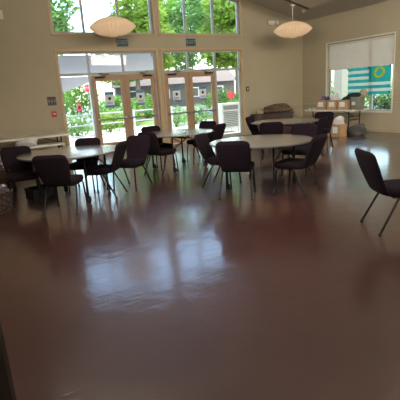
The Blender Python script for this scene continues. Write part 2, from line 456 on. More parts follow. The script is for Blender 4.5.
for k in range(NS):
    z1 = FZ1-k*sh; z0 = z1-sh
    tgt = bt if k % 2 == 0 else bw
    if k < ck: cloth_strip(tgt, CY, FY1, z0, z1)
    else: cloth_strip(tgt, FY0, FY1, z0, z1)
cloth_strip(bt, FY0, CY, FZ1-ck*sh, FZ1)
bt.out('teal_cloth', 'teal', t); bw.out('white_stripe', 'flagwhite', t)
b = B(); oy, oz = -3.12, 1.735; n = 40
b.rings([[(ripple(oy)-.012+dx, oy+ry*math.cos(2*PI*k/n), oz+rz*math.sin(2*PI*k/n)) for k in range(n)] for dx, ry, rz in ((0, .175, .15), (.002, .175, .15))])
inner = [(0, .105, .10), (.002, .105, .10)]
b.bm.free(); b = B()
tt = bmesh.new(); R0 = []
for ry, rz, dx in ((.19, .155, 0), (.105, .108, 0), (.105, .108, .003), (.19, .155, .003)):
    R0.append([tt.verts.new((-.02+dx, oy+ry*math.cos(2*PI*k/n)-.18*rz*math.sin(2*PI*k/n), oz+rz*math.sin(2*PI*k/n))) for k in range(n)])
for i in range(4):
    A, C = R0[i], R0[(i+1) % 4]
    for k in range(n): tt.faces.new((A[k], A[(k+1) % n], C[(k+1) % n], C[k]))
bmesh.ops.recalc_face_normals(tt, faces=tt.faces); b.merge(tt); b.out('letter_o', 'yellow', t)
for y, z in ((FY1-.01, FZ1-.01), (CY, FZ1-.01), (FY0+.02, FZ1-.01), (FY0+.01, FZ0+.05)):
    b = B(); b.box(-.03, -.005, y-.02, y+.02, z-.025, z+.02, .004, 1); b.out('clip', 'rubber', t)

# dark post at the near left
b = B(); b.box(XL, -11.005, -10.9, -10.45, 0, cz(XL)+.05, .006, 1)
struct(b.out('trim_8', 'dark'), 'dark painted door jamb at the near left', 'door jamb')

# ------------------------------------------------------------------ ceiling panel and lamps
PX0, PX1, PY0, PY1, DP = -5.2, -1.44, -7.5, -1.70, .30
t = thing('ceiling_panel', 'flat dropped panel hung under the sloped ceiling', 'ceiling panel', (0, 0, 0))
b = B(); b.prism([(PX0, cz(PX0)-DP), (PX1, cz(PX1)-DP), (PX1, cz(PX1)-DP+.05), (PX0, cz(PX0)-DP+.05)], PY0, PY1); b.out('board', 'panel', t, False)
b = B(); b.prism([(PX0, cz(PX0)-DP-.02), (PX1, cz(PX1)-DP-.02), (PX1, cz(PX1)-DP), (PX0, cz(PX0)-DP)], PY1-.09, PY1)
b.out('dark_edge_strip', 'dark', t, False)
for x in (PX0+.4, PX1-.3):
    for y in (PY0+.4, PY1-.4):
        b = B(); b.tube([(x, y, cz(x)-DP+.04), (x, y, cz(x)+.02)], .006, 6); b.out('hanger', 'steel', t)

def lamp(loc, zc, label, canopy_z):
    t = thing('pendant_lamp', label, 'lamp', loc, 0, 'saucer pendants')
    R, H = .56, .235
    prof = []
    N_ = 18
    for i in range(N_+1):
        a = -PI/2+PI*i/N_
        c_ = math.cos(a)
        prof.append((max(.05, R*c_), math.copysign(H*(1-c_**2.5)*.88+.014*(1-c_**10), a)))
    b = B(); b.lathe(prof, 64); b.out('lamp_shade', 'lamp', t)
    b = B()
    for k in range(32):
        a = 2*PI*k/32
        b.tube([((r_+.002)*math.cos(a), (r_+.002)*math.sin(a), z*1.008) for r_, z in prof[1:-1]], .003, 4)
    b.out('rib', 'lampwire', t)
    b = B(); b.lathe([(.055, H*.88-.02), (.055, H*.88+.022), (.01, H*.88+.03)], 20); b.out('cap', 'cream', t)
    b = B(); b.lathe([(.05, -H*.88+.0), (.05, -H*.88-.016), (.02, -H*.88-.02)], 20); b.out('finial', 'cream', t)
    b = B(); b.tube([(0, 0, H*.88), (0, 0, canopy_z-loc[2])], .011, 8); b.out('cord', 'cream', t)
    b = B(); b.lathe([(.07, canopy_z-loc[2]-.03), (.07, canopy_z-loc[2]), (.02, canopy_z-loc[2]+.002)], 20); b.out('canopy', 'cream', t)
    return t
lamp((-7.26, -1.12, 3.165), 0, 'ribbed saucer pendant lamp hanging before the upper left window', cz(-7.26)+.0)
lamp((-1.93, -1.62, 3.095), 0, 'ribbed saucer pendant lamp hanging near the right wall corner', cz(-1.93)-DP-.02)

# ------------------------------------------------------------------ wall fittings
def exit_sign(x, label):
    t = thing('exit_sign', label, 'exit sign', (x, 0, 2.95), 0, 'exit signs over the doors')
    b = B(); b.box(-.165, .165, -.03, 0, -.11, .11, .006, 1); b.out('housing', 'signteal', t)
    text('lettering', 'EXIT', .15, 'signgrey', FACE_IN(0, -.032, 0), t)
    b = B(); bar_frame(b, -.16, .16, -.105, .105, .01, -.034, -.028); b.out('border', 'signgrey', t)
exit_sign(-6.63, 'dark green exit sign above the left pair of doors')
exit_sign(-4.48, 'dark green exit sign above the right pair of doors')

t = thing('emergency_light', 'cream twin head emergency light high on the front wall', 'emergency light', (-1.40, 0, 3.55))
b = B(); b.box(-.13, .13, -.07, .01, -.07, .07, .02, 3); b.out('housing', 'cream', t)
for s in (-1, 1):
    b = B(); b.lathe([(.045, 0), (.06, .05), (.055, .07)], 16, (s*.17, -.06, .0), 'Y'); b.tube([(s*.12, -.05, 0), (s*.17, -.06, 0)], .015, 8); b.out('lamp_head', 'cream', t)

def plate(x, z, w, h, label, n):
    t = thing('switch_plate', label, 'switch', (x, 0, z))
    b = B(); b.box(-w/2, w/2, -.008, 0, -h/2, h/2, .003, 1); b.out('cover', 'brownplate', t)
    for i in range(n):
        cx = (i-(n-1)/2)*w/n
        b = B(); b.box(cx-.015, cx+.015, -.02, -.006, -.035, .035, .003, 1); b.out('toggle', 'cream' if n == 1 else 'steel', t)
plate(-8.72, 1.52, .22, .22, 'dark square switch plate above the fire alarm pull', 3)
plate(-2.44, 1.50, .13, .16, 'small dark switch plate right of the right doors', 1)
t = thing('fire_alarm_pull', 'small red fire alarm pull station left of the doors', 'fire alarm', (-8.71, 0, 1.19))
b = B(); b.box(-.06, .06, -.04, .008, -.075, .075, .008, 2); b.out('body', 'red', t)
b = B(); b.box(-.035, .035, -.055, -.038, -.015, .02, .005, 1); b.out('handle', 'cream', t)
t = thing('wall_strobe', 'cream alarm strobe at the far left of the front wall', 'alarm strobe', (-9.62, 0, 3.57))
b = B(); b.box(-.07, .07, -.05, 0, -.1, .1, .012, 2); b.out('body', 'cream', t)
b = B(); b.box(-.035, .035, -.075, -.048, -.05, .05, .012, 2); b.out('lens', 'whitepaint', t)
t = thing('smoke_detector', 'small white round detector on the ceiling near the corner', 'smoke detector', (-.75, -.85, cz(-.75)))
b = B(); b.lathe([(.06, .03), (.065, -.03), (.045, -.05), (.01, -.055)], 24); b.out('body', 'cream', t)
b = B(); b.lathe([(.02, -.052), (.018, -.065), (.004, -.068)], 12); b.out('sensor_tip', 'whitepaint', t)

def poster(x, label):
    t = thing('poster', label, 'poster', (x, .118, 1.46), 0, 'posters on the door glass')
    b = B(); b.box(-.13, .13, -.002, 0, -.21, .21); b.out('sheet', 'paper', t, False)
    for z0, z1 in ((.13, .21), (-.21, -.15)):
        b = B(); b.box(-.13, .13, -.0035, -.002, z0, z1); b.out('blue_band', 'blue', t, False)
    b = B(); b.lathe([(.042, -.0), (.042, .002), (.01, .002)], 20, (0, -.003, .03), 'Y'); b.box(-.02, .02, -.005, -.002, -.02, .03); b.out('emblem', 'ink', t)
    for k in range(2):
        b = B(); b.box(-.09, .09, -.0035, -.002, -.085-.03*k, -.07-.03*k); b.out('text_line', 'louver', t, False)
poster(-7.13, 'white and blue poster on the leftmost glazed door leaf')
poster(-6.20, 'white and blue poster on the second glazed door leaf')
poster(-5.02, 'white and blue poster on the third glazed door leaf')
poster(-4.10, 'white and blue poster on the rightmost glazed door leaf')

# ------------------------------------------------------------------ chair
def sup(a, hw, hd, n):
    c, s = math.cos(a), math.sin(a)
    return (hw*math.copysign(abs(c)**(2/n), c), hd*math.copysign(abs(s)**(2/n), s))
def make_chair():
    t = thing('banquet_chair', '', 'chair')
    # seat cushion
    rings = []
    for z, k in ((.385, .86), (.39, .93), (.405, .985), (.43, 1.0), (.455, .985), (.468, .93), (.474, .82), (.478, .5)):
        rings.append([(lambda p: (p[0]*(1-.06*(p[1] < 0)), p[1]+.03, z))(sup(2*PI*i/48, .235*k, .235*k, 5)) for i in range(48)])
    b = B(); b.rings(rings); b.out('seat', 'fabric', t)
    # backrest: flared pad with a leaning, slightly curved spine
    rings = []; n = 22
    z0, z1 = .395, .845
    for i in range(n+1):
        u = i/n; z = z0+(z1-z0)*u
        w = .185+.05*min(1, u/.62)-.004*max(0, u-.7)
        rc = .075
        dz = z1-z
        if dz < rc: w -= rc-math.sqrt(max(0, rc*rc-(rc-dz)**2))
        d0 = z-z0
        if d0 < .04: w -= .04-math.sqrt(max(0, .04**2-(.04-d0)**2))
        th = .034*min(1, math.sqrt(max(.04, min(dz/.03, 1))))*min(1, math.sqrt(max(.1, min(d0/.03, 1))))
        yc = -.17-.19*u-.012*math.sin(PI*u)
        rings.append([(lambda p: (p[0], yc+p[1]-.02*(1-(p[0]/.24)**2), z+p[1]*.3))(sup(2*PI*k/40, max(w, .03), th, 3.2)) for k in range(40)])
    b = B(); b.rings(rings); b.out('backrest', 'fabric', t)
    for s in (-1, 1):
        b = B(); b.tube([(s*.195, .18, .385), (s*.205, .205, .35), (s*.218, .228, 0.018)], .0125, 8); lg = b.out('leg', 'legmetal', t)
        b = B(); b.lathe([(.017, 0), (.018, .02), (.013, .03)], 12, (s*.218, .228, 0)); b.out('glide', 'rubber', lg)
        b = B(); b.tube([(s*.185, -.02, .385), (s*.2, -.07, .372), (s*.21, -.10, .33), (s*.235, -.26, .018)], .0125, 8); lg = b.out('leg', 'legmetal', t)
        b = B(); b.lathe([(.017, 0), (.018, .02), (.013, .03)], 12, (s*.235, -.26, 0)); b.out('glide', 'rubber', lg)
    b = B()
    for s in (-1, 1):
        b.tube([(s*.195, .18, .38), (s*.19, -.12, .38), (s*.165, -.185, .42), (s*.16, -.205, .52)], .0115, 8)
    b.tube([(-.19, .17, .38), (.19, .17, .38)], .011, 8); b.tube([(-.187, -.1, .38), (.187, -.1, .38)], .011, 8)
    b.out('seat_frame', 'legmetal', t)
    return t
CH = make_chair(); ch_used = []
def chair(x, y, fx, fy, label, group=None, back=.26):
    """x, y: mid-point between the rear feet; (fx, fy): the way the seat faces"""
    l = math.hypot(fx, fy); fx /= l; fy /= l
    loc = (x+fx*back, y+fy*back, 0); rz = math.atan2(-fx, fy)
    if not ch_used:
        ch_used.append(1); CH.location = loc; CH.rotation_euler.z = rz; CH['label'] = label
        if group: CH['group'] = group
        return CH
    c = dup(CH, label, group, loc, rz)
    return c
RX, RY, GX, GY = .863, -.505, .489, .872     # picture right / away, on the floor
W = lambda r, f: (RX*r+GX*f, RY*r+GY*f)
G1 = 'banquet chairs round the tables'
chair(-7.77, -6.83, .69, .72, 'dark purple chair seen from behind at the near round table on the right', G1)
chair(-6.79, -7.34, -.35, .93, 'dark purple chair on the right side of the near right round table, facing left', G1)
chair(-7.53, -5.70, .57, -.82, 'dark purple chair at the left of the near right round table, facing right', G1)
chair(-5.72, -6.02, *W(-.55, -.85), 'dark purple chair on the far right side of the near right round table', G1)
chair(-7.42, -8.80, .87, -.49, 'lone dark purple chair cut off by the right edge, facing right', G1)
chair(-9.98, -5.83, .55, .83, 'dark purple chair seen from behind at the left round table', G1)
chair(-10.24, -4.35, *W(.5, -.86), 'dark purple chair at the left end of the left round table', G1)
chair(-8.91, -5.30, *W(-.97, .15), 'dark purple chair edge on at the right side of the left round table', G1)
chair(-9.07, -4.17, *W(-.1, -1), 'dark purple chair facing forward behind the left round table', G1)
chair(-8.36, -4.74, *W(-.4, -.9), 'dark purple chair standing between the left and middle round tables', G1)
chair(-7.87, -4.22, *W(.6, .8), 'dark purple chair at the near left of the middle round table', G1)
chair(-7.27, -2.98, *W(.55, -.83), 'dark purple chair behind another at the far left of the middle round table', G1)
chair(-6.30, -4.08, *W(-.82, .57), 'dark purple chair at the right of the middle round table, facing left', G1)
chair(-6.02, -3.18, *W(-.6, -.8), 'dark purple chair at the far right of the middle round table', G1)
chair(-4.69, -3.22, *W(.85, -.5), 'dark purple chair at the far left of the far right round table', G1)
chair(-5.55, -4.95, *W(.2, .97), 'dark purple chair seen from behind at the far right round table', G1)
chair(-4.46, -5.17, *W(-.8, .6), 'dark purple chair on the near right side of the far right round table', G1)
chair(-3.26, -4.13, *W(-.5, -.85), 'dark purple chair between the far right round table and the box table', G1)

# ------------------------------------------------------------------ round tables
def round_table(x, y, rot, label, proto=[]):
    if proto:
        return dup(proto[0], label, 'round folding tables', (x, y, 0), rot)
    t = thing('round_table', label, 'table', (x, y, 0), rot, 'round folding tables'); proto.append(t)
    R = .775
    b = B(); b.lathe([(R-.01, .7405), (R-.004, .74), (R-.004, .722), (R-.012, .72)][::-1], 72); b.out('tabletop', 'laminate', t)
    b = B(); n = 72
    tt = bmesh.new(); rr = [(R-.006, .7395), (R, .7385), (R, .7215), (R-.006, .7205)]
    RR = [[tt.verts.new((r_*math.cos(2*PI*k/n), r_*math.sin(2*PI*k/n), z)) for k in range(n)] for r_, z in rr]
    for i in range(4):
        A, C = RR[i], RR[(i+1) % 4]
        for k in range(n): tt.faces.new((A[k], A[(k+1) % n], C[(k+1) % n], C[k]))
    bmesh.ops.recalc_face_normals(tt, faces=tt.faces); b.merge(tt); b.out('edge_band', 'edgeband', t)
    a = .385
    b = B()
    for s in (-1, 1):
        b.tube([(-a, s*a, .70), (a, s*a, .70)], .014, 8)
        b.tube([(s*a, -a, .70), (s*a, a, .70)], .014, 8)
        b.tube([(s*.05, -a, .64), (s*.05, a, .64)], .012, 8)
        for q in (-1, 1):
            b.tube([(s*a, q*a, .46), (s*.05, q*a, .64)], .010, 8)
            b.tube([(s*.05, q*a, .64), (-s*.10, q*a, .71)], .010, 8)
    b.out('folding_frame', 'legmetal', t)
    for sx in (-1, 1):
        for sy in (-1, 1):
            b = B(); b.tube([(sx*a, sy*a, .715), (sx*a, sy*a, .10)], .0165, 10); lg = b.out('leg', 'legmetal', t)
            b = B(); b.lathe([(.018, -.014), (.044, -.014), (.048, -.008), (.048, .008), (.044, .014), (.018, .014)], 20, (sx*a+.02, sy*a, .048), 'Y')
            b.out('caster_wheel', 'rubber', lg)
            b = B()
            for q in (-.02, .02): b.box(sx*a-.015, sx*a+.035, sy*a+q-.003, sy*a+q+.003, .035, .105, .002, 1)
            b.box(sx*a-.018, sx*a+.035, sy*a-.023, sy*a+.023, .098, .112, .003, 1)
            b.out('caster_fork', 'legmetal', lg)
    return t
def rot_for(c, p): return math.atan2(p[1]-c[1], p[0]-c[0])-PI/4
round_table(-7.04, -6.49, math.radians(26), 'grey round folding table nearest the camera on the right')
round_table(-9.53, -4.93, math.radians(50), 'grey round folding table at the left, reflecting the window')
round_table(-7.12, -3.85, math.radians(8), 'grey round folding table in the middle before the right doors')
round_table(-4.43, -4.08, math.radians(20), 'grey round folding table farthest back on the right')

# ------------------------------------------------------------------ rectangular folding tables
def rect_table(name, label, x0, x1, y0, y1, z, long_axis):
    t = thing(name, label, 'table', ((x0+x1)/2, (y0+y1)/2, 0))
    hx, hy = (x1-x0)/2, (y1-y0)/2
    b = B(); b.box(-hx, hx, -hy, hy, z-.045, z, .012, 3); b.out('tabletop', 'plastic', t)
    for s in (-1, 1):
        b = B()
        if long_axis == 'X':
            f = lambda u, v, zz: (s*(hx-.22)+u, v, zz); hw = hy-.1
        else:
            f = lambda u, v, zz: (v, s*(hy-.22)+u, zz); hw = hx-.1
        b.tube([f(0, -hw+.04, z-.05), f(0, -hw+.06, z-.3), f(0, -hw, .02)], .016, 8)
        b.tube([f(0, hw-.04, z-.05), f(0, hw-.06, z-.3), f(0, hw, .02)], .016, 8)
        b.tube([f(0, -hw+.05, z-.2), f(0, hw-.05, z-.2)], .013, 8)
        b.tube([f(0, -hw+.06, z-.3), f(0, hw-.06, z-.3)], .013, 8)
        for q in (-1, 1): b.lathe([(.018, 0), (.02, .02), (.016, .03)], 10, f(0, q*hw, 0))
        lg = b.out('leg', 'legmetal', t)
        b = B(); b.tube([f(0, 0, z-.2), f(-s*.45, 0, z-.05)], .010, 8); b.out('brace', 'legmetal', lg)
    return t
rect_table('folding_table', 'long white folding table along the front wall at left', -11.06, -8.62, -1.20, -.44, .74, 'X')
rect_table('folding_table', 'white folding table carrying cardboard boxes below the right window', -1.30, -.54, -3.30, -1.45, .74, 'Y')

t = thing('low_bench', 'low white bench tucked under the long left table', 'bench', (-9.42, -1.16, 0))
b = B(); b.box(-.60, .60, -.19, .19, .50, .54, .01, 2); b.out('top', 'plastic', t)
for s in (-1, 1):
    for q in (-1, 1):
        b = B(); b.tube([(s*.52, q*.15, .50), (s*.55, q*.17, 0)], .015, 8); b.out('leg', 'legmetal', t)
    b = B(); b.tube([(s*.53, -.16, .3), (s*.53, .16, .3)], .012, 8); b.out('crossbar', 'legmetal', t)

# things at the left
t = thing('plastic_bag', 'crumpled white plastic bag on the long left table end', 'bag', (-9.62, -1.22, .54))
b = B(); b.blob((0, 0, .075), (.2, .12, .12), 3, .3); b.out('bag_body', 'bagplastic', t)
b = B(); b.tube([(-.06, 0, .12), (-.03, 0, .155), (.03, 0, .155), (.06, 0, .12)], .012, 8); b.out('bag_handle', 'bagplastic', t)
t['label'] = 'crumpled white plastic bag on the low bench'
t = thing('wooden_chest', 'dark brown wooden chest behind the leftmost chair', 'chest', (-10.55, -3.3, 0))
b = B(); b.box(-.5, .3, -.25, .25, 0, .36, .012, 2); b.out('body', 'darkwood', t)
b = B(); b.box(-.51, .31, -.26, .26, .362, .42, .012, 2); b.out('lid', 'darkwood', t)
b = B(); b.box(-.14, -.06, -.275, -.26, .34, .40, .004, 1); b.out('latch', 'steel', t)
t = thing('folded_cloth', 'grey and white patterned cloth folded on the dark chest', 'cloth', (-10.6, -3.3, .42))
for k in range(3):
    b = B(); b.box(-.34+.015*k, .22-.02*k, -.19, .19-.01*k, .003+.052*k, .053+.052*k, .022, 3); b.out('fold', 'patch', t)
t = thing('wicker_basket', 'dark woven basket at the left edge of the floor', 'basket', (-10.66, -4.98, 0))
b = B(); b.lathe([(.10, .0), (.17, .0), (.185, .04), (.205, .26), (.213, .30), (.205, .305), (.195, .29), (.17, .05), (.1, .03)], 32)
b.out('body', 'wicker', t)
b = B(); b.tube([(.208*math.cos(2*PI*k/32), .208*math.sin(2*PI*k/32), .30) for k in range(32)], .013, 8, True); b.out('rim', 'wicker', t)
t = thing('patterned_blanket', 'speckled light blanket bundled in the woven basket', 'blanket', (-10.66, -4.98, .05))
b = B(); b.blob((0, 0, .235), (.165, .165, .12), 9, .16); b.out('bundle', 'patch', t)
b = B(); b.blob((.06, -.04, .315), (.09, .08, .05), 4, .2); b.out('folded_corner', 'patch', t)
t = thing('milk_crate', 'low black crate on the floor under the left round table', 'crate', (-9.98, -4.45, 0), .3)
b = B(); b.box(-.2, .2, -.15, .15, 0, .02, .004, 1)
for x0, x1, y0, y1 in ((-.2, .2, -.15, -.138), (-.2, .2, .138, .15), (-.2, -.188, -.138, .138), (.188, .2, -.138, .138)): b.box(x0, x1, y0, y1, .02, .17, .003, 1)
b.out('body', 'blackcrate', t)
b = B(); bar_frame(b, -.208, .208, 0, 0, 0, 0, 0) if False else None
b.box(-.208, .208, -.158, -.15, .14, .18, .003, 1); b.box(-.208, .208, .15, .158, .14, .18, .003, 1); b.out('rim', 'blackcrate', t)

# brown heap in the far corner
t = thing('side_cabinet', 'low dark brown cabinet against the front wall', 'cabinet', (-1.62, -.34, 0))
b = B(); b.box(-.76, .62, -.25, .25, .05, .62, .008, 2); b.box(-.72, .58, -.22, .22, 0, .05); b.out('body', 'darkwood', t)
b = B(); b.box(-.80, .66, -.28, .28, .62, .66, .008, 2); b.out('top', 'darkwood', t)
for s in (-1, 1):
    b = B(); b.box(min(s*.01, s*.59), max(s*.01, s*.59), -.268, -.25, .09, .58, .004, 1); d = b.out('door', 'darkwood', t)
    b = B(); b.lathe([(.006, 0), (.006, .015), (.014, .02), (.012, .03)], 12, (s*.06, -.268, .38), 'Y'); b.out('knob', 'steel', d)
t = thing('brown_cushion', 'heap of brown cloth on the low dark cabinet', 'cloth', (-1.55, -.36, .66)); t.name = 'cloth_heap'
for k, (c, s_) in enumerate((((.0, 0, .08), (.66, .24, .14)), ((.14, .02, .2), (.45, .18, .10)), ((-.2, -.03, .18), (.32, .16, .09)))):
    b = B(); b.blob(c, s_, 20+k, .18); b.out('fold', 'brownfab', t)
t = thing('tan_towel', 'rolled tan towel at the left end of the brown heap', 'towel', (-2.30, -.42, .66), .2)
b = B(); b.blob((0, 0, .075), (.09, .14, .11), 31, .12); b.out('roll', 'tanfab', t)
b = B(); b.tube([(-.02, -.135, .075), (.03, -.14, .1), (.035, -.14, .05), (-.03, -.14, .04), (-.045, -.14, .1)], .01, 6); b.out('rolled_edge', 'tanfab', t)

# cardboard boxes
def carton(x, y, z, w, d, h, label, rz=0, group='cardboard boxes', open_top=True):
    t = thing('cardboard_box', label, 'box', (x, y, z), rz, group)
    b = B()
    if open_top:
        th = .006
        b.box(-d/2, d/2, -w/2, w/2, 0, th)
        b.box(-d/2, -d/2+th, -w/2, w/2, th, h); b.box(d/2-th, d/2, -w/2, w/2, th, h)
        b.box(-d/2+th, d/2-th, -w/2, -w/2+th, th, h); b.box(-d/2+th, d/2-th, w/2-th, w/2, th, h)
    b.out('body', 'card', t, False)
    b = B(); b.box(-d/2-.0025, -d/2, -w*.3, w*.3, h*.3, h*.8); b.out('label_sheet', 'labelpaper', t, False)
    for s in (-1, 1):
        b = B(); b.box(-d/2, d/2, -.02, .02, -.003, .003, mtx=Matrix.Translation((0, s*(w/2+.012), h-.02)) @ Matrix.Rotation(-s*1.15, 4, 'X')); b.out('flap', 'card', t, False)
    return t
BZ = .74
carton(-1.03, -2.03, BZ, .36, .34, .28, 'leftmost of three cardboard boxes on the table, white label')
carton(-1.03, -2.47, BZ, .36, .34, .28, 'middle of three cardboard boxes on the table, white label')
carton(-1.03, -2.87, BZ, .33, .34, .28, 'rightmost of three cardboard boxes on the table, white label')
t = thing('storage_tote', 'grey green fabric tote at the right end of the box table', 'tote', (-.98, -3.23, BZ))
b = B(); b.rings([[(lambda p: (p[0], p[1]*1.15, z))(sup(2*PI*i/40, .16*k, .13*k, 4)) for i in range(40)] for z, k in ((0, .9), (.02, 1), (.2, 1.05), (.33, 1.06), (.34, 1.0))]); b.out('body', 'greybin', t)
b = B(); b.box(-.175, -.168, -.06, .06, .13, .22); b.out('label_sheet', 'paper', t, False)
for s in (-1, 1):
    b = B(); b.tube([(-.05, s*.15, .28), (-.03, s*.17, .22), (.03, s*.17, .22), (.05, s*.15, .28)], .01, 6); b.out('handle', 'greybin', t)
def clump(name, label, cat, loc, size, m, seed, part='bundle'):
    t = thing(name, label, cat, loc)
    b = B(); b.blob((0, 0, size[2]*.55), size, seed, .28); b.out(part, m, t)
    b = B(); b.blob((size[0]*.1, -size[1]*.3, size[2]*1.25), (size[0]*.6, size[1]*.5, size[2]*.45), seed+50, .28); b.out('fold', m, t)
    return t
clump('mauve_cloth', 'mauve cloth bundled in the left cardboard box', 'cloth', (-1.03, -1.98, BZ+.18), (.12, .09, .13), 'purplecloth', 41)
clump('navy_cloth', 'navy cloth stuffed in the left cardboard box beside the mauve one', 'cloth', (-1.0, -2.12, BZ+.18), (.1, .05, .12), 'navycloth', 42)
clump('white_bag', 'white bag standing in the middle cardboard box', 'bag', (-1.03, -2.43, BZ+.18), (.12, .11, .17), 'bagplastic', 43)
clump('grey_cloth', 'dark grey cloth in the rightmost cardboard box', 'cloth', (-1.03, -2.87, BZ+.18), (.12, .12, .12), 'greencloth', 44)
clump('dark_green_cloth', 'dark green cloth draped over the grey tote', 'cloth', (-1.03, -3.12, BZ+.345), (.13, .17, .07), 'greencloth', 45)
clump('beige_bag', 'beige cloth bag on top of the grey tote', 'bag', (-.90, -3.36, BZ+.345), (.085, .10, .11), 'beigecloth', 46)
t = thing('napkin_pack', 'white pack of napkins at the left end of the box table', 'napkins', (-1.12, -1.66, BZ))
b = B(); b.box(-.08, .08, -.13, .13, 0, .045, .01, 2); b.out('stack', 'paper', t)
b = B(); b.box(-.082, .082, -.03, .03, -.0, .047, .008, 2); b.out('band', 'blue', t)
# floor under the box table
carton(-1.44, -2.98, 0, .31, .30, .36, 'cardboard box on the floor before the box table, white label')
carton(-1.40, -2.66, 0, .17, .30, .34, 'narrow cardboard box on the floor, left of the labelled one')
clump('white_plastic_bag', 'white plastic bag heaped in the floor box', 'bag', (-1.44, -2.98, .24), (.15, .14, .20), 'bagplastic', 47)
clump('grey_duffel_bag', 'dark grey duffel bag on the floor under the box table', 'bag', (-.92, -3.16, .0), (.2, .24, .18), 'duffel', 48)

# ------------------------------------------------------------------ outside
b = B(); b.box(-60, 60, T, 70, -.14, -.04); struct(b.out('ground', 'asphalt', smooth=False), 'pale asphalt ground outside', 'ground')
b = B(); b.box(.2, 60, -30, T, -.14, -.04); struct(b.out('ground', 'lawn', smooth=False), 'lawn outside the right window', 'ground')
b = B(); b.box(-14, 5, T, 8.9, -.04, -.015); struct(b.out('patio', 'patio', smooth=False), 'pale concrete patio outside the doors', 'patio')
b = B(); b.box(-30, 30, 8.95, 12.5, -.04, -.01); tag(b.out('lawn_strip', 'lawn', smooth=False), 'strip of grass beyond the patio', 'grass', kind='stuff')

# awnings
def sail(name, pts, label, posts=()):
    t = thing(name, label, 'awning', (0, 0, 0))
    n = 14; tt = bmesh.new(); a, c, d, e = [Vector(p) for p in pts]; up = []; dn = []
    for i in range(n+1):
        for j in range(n+1):
            u, v = i/n, j/n
            p = a.lerp(c, u).lerp(e.lerp(d, u), v); p.z -= .07*math.sin(PI*u)*math.sin(PI*v)
            up.append(tt.verts.new(p)); dn.append(tt.verts.new(p-Vector((0, 0, .004))))
    I = lambda i, j: i*(n+1)+j
    for i in range(n):
        for j in range(n):
            tt.faces.new((up[I(i, j)], up[I(i+1, j)], up[I(i+1, j+1)], up[I(i, j+1)]))
            tt.faces.new((dn[I(i, j)], dn[I(i, j+1)], dn[I(i+1, j+1)], dn[I(i+1, j)]))
    bb = B(); bb.merge(tt); bb.out('fabric', 'sail', t)
    for x, y, z in posts:
        bb = B(); bb.tube([(x, y, -.015), (x, y, z)], .035, 10); bb.out('post', 'whitepaint', t)
    return t
sail('awning', [(-9.6, .5, 2.68), (-5.62, .5, 2.70), (-4.0, 3.2, 2.40), (-9.6, 3.2, 2.33)], 'pale fabric awning stretched outside the left doors', ((-9.55, 3.25, 2.34), (-4.02, 3.25, 2.41)))
sail('shade_sail', [(-8.0, 3.6, 2.28), (-6.45, 3.6, 2.28), (-6.25, 5.0, 2.12), (-7.75, 5.0, 1.66)], 'small slanting pale shade sail beyond the awning at left', ((-6.23, 5.05, 2.13), (-7.8, 5.05, 1.67)))

# railing fence
t = thing('railing', 'low pale railing along the patio edge', 'railing', (-6.0, 4.9, -.015))
b = B()
for z in (.12, .52, .92):
    b = B(); b.box(-5.5, 3.2, -.022, .022, z, z+.045, .006, 1); b.out('rail', 'railgrey', t)
for k in range(6):
    x = -5.4+k*1.7
    b = B(); b.box(x-.04, x+.04, -.04, .04, 0, 1.0, .006, 1); b.out('post', 'railgrey', t)
# louvered cabinet outside the sidelight
t = thing('louvered_cabinet', 'white framed grey louvered cabinet outside the right sidelight', 'cabinet', (-2.14, 1.75, -.015))
b = B(); bar_frame(b, -.40, .40, .12, 1.05, .07, -.28, .28); b.box(-.33, .33, -.26, -.25, .19, .98); b.out('body', 'whitepaint', t)
b = B(); b.box(-.33, .33, -.27, -.26, .82, .98, .004, 1)
for k in range(9): b.box(-.31, .31, -.285, -.262, .22+k*.064, .25+k*.064, .003, 1)
b.out('louver', 'louver', t)
for x in (-.35, .35):
    for y in (-.22, .22):
        b = B(); b.box(x-.03, x+.03, y-.03, y+.03, 0, .12); b.out('foot', 'whitepaint', t)

# stop sign
t = thing('stop_sign', 'red octagonal stop sign seen through the left sidelight', 'sign', (.36, 28.5, -.04), -.45)
b = B(); b.tube([(0, .03, 0), (0, .03, 2.95)], .035, 8); b.out('post', 'steel', t)
n = 8; oc = lambda r: [(r*math.cos(2*PI*(k+.5)/n), 2.52+r*math.sin(2*PI*(k+.5)/n)) for k in range(n)]
b = B(); b.prism(oc(.42), -.012, 0); b.out('white_border', 'whitepaint', t, False)
b = B(); b.prism(oc(.385), -.018, -.012); b.out('plate', 'stop', t, False)
text('lettering', 'STOP', .3, 'whitepaint', FACE_IN(0, -.02, 2.52), t)
t = thing('newspaper_box', 'small red newspaper box beyond the railing', 'box', (-4.4, 14.2, -.04))
b = B(); b.box(-.11, .11, -.11, .11, .9, 1.3, .03, 2); b.out('body', 'stop', t)
b = B(); b.box(-.04, .04, -.04, .04, .02, .9); b.box(-.11, .11, -.11, .11, 0, .02); b.out('pedestal', 'steel', t)
b = B(); b.box(-.08, .08, -.118, -.105, 1.0, 1.2, .004, 1); b.out('display_window', 'cardark', t)
t = thing('round_sign', 'round pinkish red sign seen through the right sidelight', 'sign', (3.56, 9.8, -.04), -.45)
b = B(); b.tube([(0, .02, 0), (0, .02, 1.5)], .025, 8); b.out('post', 'steel', t)
b = B(); b.lathe([(.22, 0), (.22, .02), (.2, .022)], 28, (0, 0, 1.25), 'Y'); b.out('plate', 'stop', t)

